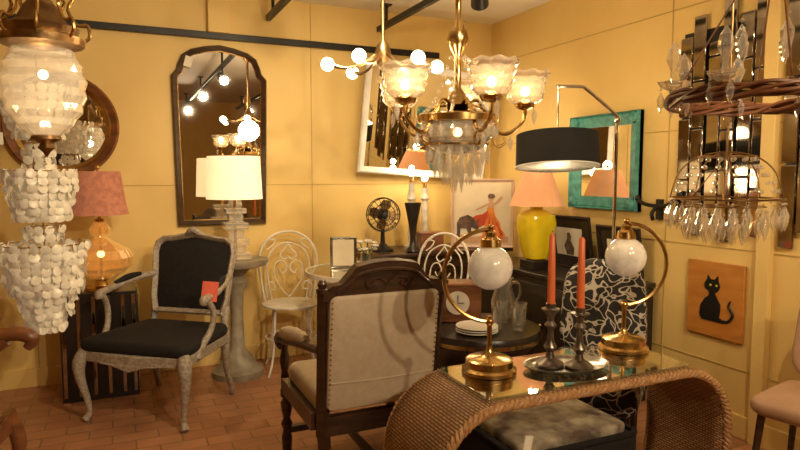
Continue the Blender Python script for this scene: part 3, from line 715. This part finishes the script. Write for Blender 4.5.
g=G('black_desk_fan',(1.765,4.20,.791),-10)
b=B('base',g,'black'); b.lathe([(.08,0),(.08,.015),(.045,.035),(.018,.06),(.014,.16),(.02,.18)],24); b.at((0,.05,.27),(90,0,0)).lathe([(.0,-.05),(.035,-.04),(.045,0),(.045,.05),(.02,.06)],18).at().sweep([(0,0,.16),(0,.03,.2),(0,.04,.24)],.012,8).end()
b=B('cage',g,'black')
for R,y in((.125,-.02),(.12,-.05),(.08,-.065),(.04,-.07),(.12,.01)):
    b.sweep([(R*math.cos(2*pi*k/24),y,.27+R*math.sin(2*pi*k/24)) for k in range(24)],.0035,5,closed=True,res=1)
for k in range(20):
    a=2*pi*k/20; b.sweep([(.02*math.cos(a),-.072,.27+.02*math.sin(a)),(.08*math.cos(a),-.065,.27+.08*math.sin(a)),(.12*math.cos(a),-.05,.27+.12*math.sin(a)),(.125*math.cos(a),-.01,.27+.125*math.sin(a)),(.11*math.cos(a),.02,.27+.11*math.sin(a))],.002,4,res=1)
b.at((0,-.07,.27),(90,0,0)).lathe([(.025,0),(.02,.01),(0,.012)],14); b.end()
b=B('blades',g,'bronze')
for k in range(4):
    b.at((0,-.025,.27),(0,90*k,0)); b.grid([[(x,y+.012*s_,z) for x,z,y in((.0,.02,0),(.05,.05,-.012),(.055,.10,-.015),(.0,.110,0),(-.03,.07,.01))] for s_ in(-.1,.1)],cap0=True,cap1=True)
b.end()
g=G('black_trumpet_vase',(1.885,4.02,.791))
B('vase',g,'blkwood').lathe([(.045,0),(.05,.01),(.025,.05),(.02,.10),(.03,.20),(.050,.30),(.062,.36),(.057,.36),(.045,.30),(.0,.12)],24).end()
g.location=(1.93,4.03,.791)
g=G('wooden_jewelry_box',(2.10,4.09,.791),-10)
B('box',g,'brownwood',.006).box((0,0,.06),(.18,.12,.12)).box((0,0,.13),(.19,.13,.02)).end(); B('clasp',g,'gold').box((0,-.065,.11),(.02,.01,.03)).end()

# ------------------------------------------------------------------ black drum table
g=G('black_drum_table',(1.75,2.82,0))
B('drum',g,'blkwood').lathe([(.20,.05),(.24,.06),(.27,.10),(.28,.40),(.31,.46),(.33,.48),(.33,.52),(.32,.54),(.0,.54)],48).end()
b=B('feet',g,'gold'); [b.ball((.2*math.cos(a),.2*math.sin(a),.027),.026,10) for a in(.3,1.87,3.44,5.0)]; b.end()
b=B('rim_band',g,'gold'); b.lathe([(.331,.49),(.333,.49),(.333,.51),(.331,.51),(.331,.49)],48).end()
def tumbler(loc,r=.035,h=.12):
    g=G('glass_tumbler',loc); B('glass',g,'tumbler').lathe([(.0,0),(r*.8,0),(r,h),(r*.92,h),(r*.74,.008),(.0,.008)],20).end()
for x,y in((1.88,2.65),(1.96,2.74),(1.80,2.72),(1.90,2.82)): tumbler((x,y,.541))
g=G('glass_pitcher',(1.97,2.92,.541)); B('body',g,'tumbler').lathe([(.04,0),(.065,.03),(.07,.10),(.045,.18),(.055,.23),(.052,.23),(.042,.18),(.065,.1),(.06,.03),(.0,.01)],24).end()
B('handle',g,'tumbler').sweep([(.045,0,.2),(.10,0,.19),(.11,0,.12),(.066,0,.07)],.008,8).end()
g=G('white_plate_stack',(1.66,2.70,.541))
b=B('plates',g,'china'); [b.lathe([(.05,k*.012),(.06,k*.012),(.11,k*.012+.012),(.108,k*.012+.015),(.0,k*.012+.006)],30) for k in range(3)]; b.end()
g=G('wooden_mantel_clock',(1.70,2.98,.541),-25)
B('case',g,'brownwood',.006).box((0,0,.10),(.26,.12,.20)).box((0,0,.21),(.30,.15,.02)).end()
b=B('dial',g,'mat_white'); b.at((0,-.062,.11),(90,0,0)).lathe([(.065,0),(.065,.004),(0,.005)],24).end()
b=B('hands',g,'black'); b.box((0,-.069,.13),(.004,.002,.045)).box((.018,-.069,.11),(.035,.002,.004)).end()

# ------------------------------------------------------------------ floral slipper chair
g=G('floral_slipper_chair',(2.07,2.29,0),-52)
B('seat',g,'floral').cush(.44,.42,.26,.46,.04,.025,rc=.05).end()
b=B('back',g,'floral'); b.at((0,.20,.40),(82,0,0))
b.cush(.42,.52,-.04,.05,.035,.02,tap=-.12,rc=.14,c=(0,.26)).end()
b=B('legs',g,'blkwood'); [b.lathe([(.014,0),(.022,.26),(.022,.28)],12,(x,y,0)) for x in(-.17,.17) for y in(-.16,.16)]; b.end()

# ------------------------------------------------------------------ wicker waterfall table
g=G('wicker_waterfall_table',(1.485,1.79,0))
X0,X1,H,R,D=-.635,.635,.62,.24,.19
prof=[(X0+.05,0),(X0+.015,.12),(X0,.25),(X0,H-R)]
prof+=[(X0+R-R*math.cos(a),H-R+R*math.sin(a)) for a in[rad(q) for q in(12,24,36,48,60,72,84,90)]]
nl=len(prof)-1
prof+=[(X0+R+(X1-X0-2*R)*k/4,H) for k in(1,2,3)]
nr=len(prof)
prof+=[(-x,z) for x,z in prof[:nl+1][::-1]]
bm=bmesh.new(); uvl=bm.loops.layers.uv.new('UV')
vs=[-D,-D+.06,D-.06,D]; al=[0]
for p,q in zip(prof,prof[1:]): al.append(al[-1]+math.dist(p,q))
VV=[[bm.verts.new((x,y,z)) for y in vs] for x,z in prof]
for i in range(len(prof)-1):
    for j in range(3):
        if j==1 and nl<=i<nr: continue
        f_=bm.faces.new([VV[i][j],VV[i+1][j],VV[i+1][j+1],VV[i][j+1]])
        for lp,(a_,b_) in zip(f_.loops,((i,j),(i+1,j),(i+1,j+1),(i,j+1))): lp[uvl].uv=(vs[b_],al[a_])
me=bpy.data.meshes.new('woven_shell'); bm.to_mesh(me); bm.free(); me.shade_smooth()
o=bpy.data.objects.new('woven_shell',me); COL.objects.link(o); o.parent=g; me.materials.append(M['wicker'])
sm=o.modifiers.new('solid','SOLIDIFY'); sm.thickness=.03; sm.offset=0
b=B('braided_edges',g,'cane')
fine=[]
for p,q in zip(prof,prof[1:]):
    n=max(1,int(math.dist(p,q)/.008))
    for k in range(n): fine.append((p[0]+(q[0]-p[0])*k/n,p[1]+(q[1]-p[1])*k/n))
fine.append(prof[-1])
for y in(-D,D):
    for st in range(3):
        pts=[]
        for i,(x,z) in enumerate(fine):
            p=fine[max(i-3,0)]; q=fine[min(i+3,len(fine)-1)]; tx,tz=q[0]-p[0],q[1]-p[1]; l=math.hypot(tx,tz); nx,nz=-tz/l,tx/l
            a=i*.9+st*2.094; rr=.009
            pts.append((x+nx*rr*math.cos(a),y+rr*math.sin(a),max(.012,z+nz*rr*math.cos(a))))
        b.sweep(pts,.009,6,res=1)
for y in(-D+.06,D-.06): b.sweep([(x,y,z) for x,z in prof[nl:nr+1]],.010,6,res=1)
for x in(X0+R,X1-R): b.sweep([(x,-D+.06,H),(x,D-.06,H)],.010,6)
for x in(X0+.05,X1-.05): b.sweep([(x,-D,.018),(x,D,.018)],.018,6)
b.end()
B('glass_top',g,'glass',.002).box((0,0,H+.023),(X1-X0-2*R+.10,2*D-.03,.008)).end()
B('price_tag',g,'paper').box((-.33,-.222,.49),(.045,.003,.07),rot=(0,18,20)).end()
zt=H+.029

def globelamp(loc,sx):
    g=G('brass_globe_lamp',loc,base)
    b=B('base',g,'gold'); b.lathe([(.098,0),(.098,.012),(.085,.02),(.085,.045),(.07,.052),(.03,.056),(.014,.07),(.010,.09)],36)
    b.sweep([(0,0,.07),(0,0,.20)],.009,10)
    pts=[(sx*.165*math.cos(rad(-90-180*k/22)),0,.345+.165*math.sin(rad(-90-180*k/22))) for k in range(23)]
    b.sweep(pts,.0075,8,res=1)
    b.lathe([(.006,.51),(.02,.50),(.02,.485),(.034,.475),(.038,.45),(.032,.445)],20); b.ball((0,0,.18),.016,12); b.ball((0,0,.517),.012,10); b.end()
    B('globe',g,'milk').ball((0,0,.375),.08,28).end()
globelamp((1.19,1.85,zt),1)
globelamp((1.84,1.87,zt),-1)
g=G('oval_silver_tray',(1.47,1.77,zt),-10)
b=B('tray',g,'silver'); b.grid([[(x,y,z) for x,y in ell(.165*s_,.105*s_,40)] for s_,z in((.8,0),(.88,.002),(.96,.012),(1,.014),(1,.017),(.95,.016),(.86,.006),(.3,.004))],cap0=True,cap1=True).end()
for x,y,h in((1.42,1.80,.23),(1.50,1.735,.22)):
    g=G('pewter_candlestick',(x,y,zt+.006))
    B('stick',g,'pewter').lathe([(.05,0),(.052,.008),(.04,.018),(.018,.03),(.012,.05),(.024,.07),(.014,.09),(.010,.13),(.022,.15),(.012,.165),(.014,.185),(.032,h-.025),(.034,h-.02),(.018,h-.016),(.018,h),(.0,h)],24).end()
    B('candle',g,'candle').lathe([(.0145,h-.005),(.0135,h+.10),(.011,h+.245),(.004,h+.255)],16).end()
    B('wick',g,'black').sweep([(0,0,h+.25),(0,0,h+.265)],.0015,5).end()

g=G('tapestry_ottoman',(1.50,1.93,0))
B('body',g,'blackvelvet').cush(.56,.44,.05,.37,.03,.0,rc=.03).end()
B('tapestry_top',g,'tapestry').cush(.50,.38,.36,.405,.015,.012,rc=.03).end()
B('piping',g,'blackvelvet').sweep([(x,y,.372) for x,y in rrect(.55,.43,.03)],.012,6,closed=True,res=1).end()
b=B('feet',g,'blkwood'); [b.lathe([(.02,0),(.028,.05)],12,(x,y,0)) for x in(-.22,.22) for y in(-.16,.16)]; b.end()

g=G('beige_vinyl_chair',(2.50,1.46,0),-78)
B('seat',g,'beige').cush(.44,.42,.40,.47,.03,.02,rc=.07).end()
b=B('back',g,'beige'); b.at((0,.20,.47),(82,0,0)); b.cush(.42,.40,-.03,.03,.028,.01,tap=-.1,rc=.10,c=(0,.20)).end()
b=B('legs',g,'darkwood'); [b.sweep([(x*.17,y*.16,.41),(x*.20,y*.19,.01)],[.016,.011],8) for x in(-1,1) for y in(-1,1)]; b.end()

# ------------------------------------------------------------------ world, camera
w=bpy.data.worlds.new('world'); S.world=w; w.use_nodes=True
w.node_tree.nodes['Background'].inputs[0].default_value=(1,.8,.55,1); w.node_tree.nodes['Background'].inputs[1].default_value=.05
cam=bpy.data.cameras.new('camera'); cam.lens=27.9; cam.sensor_width=36; cam.clip_start=.05
co=bpy.data.objects.new('camera',cam); COL.objects.link(co); co.location=(0,0,1.35); co.rotation_euler=(rad(90-4.61),0,rad(-24.4)); S.camera=co
S.view_settings.view_transform='Standard'; S.view_settings.look='None'; S.view_settings.exposure=0
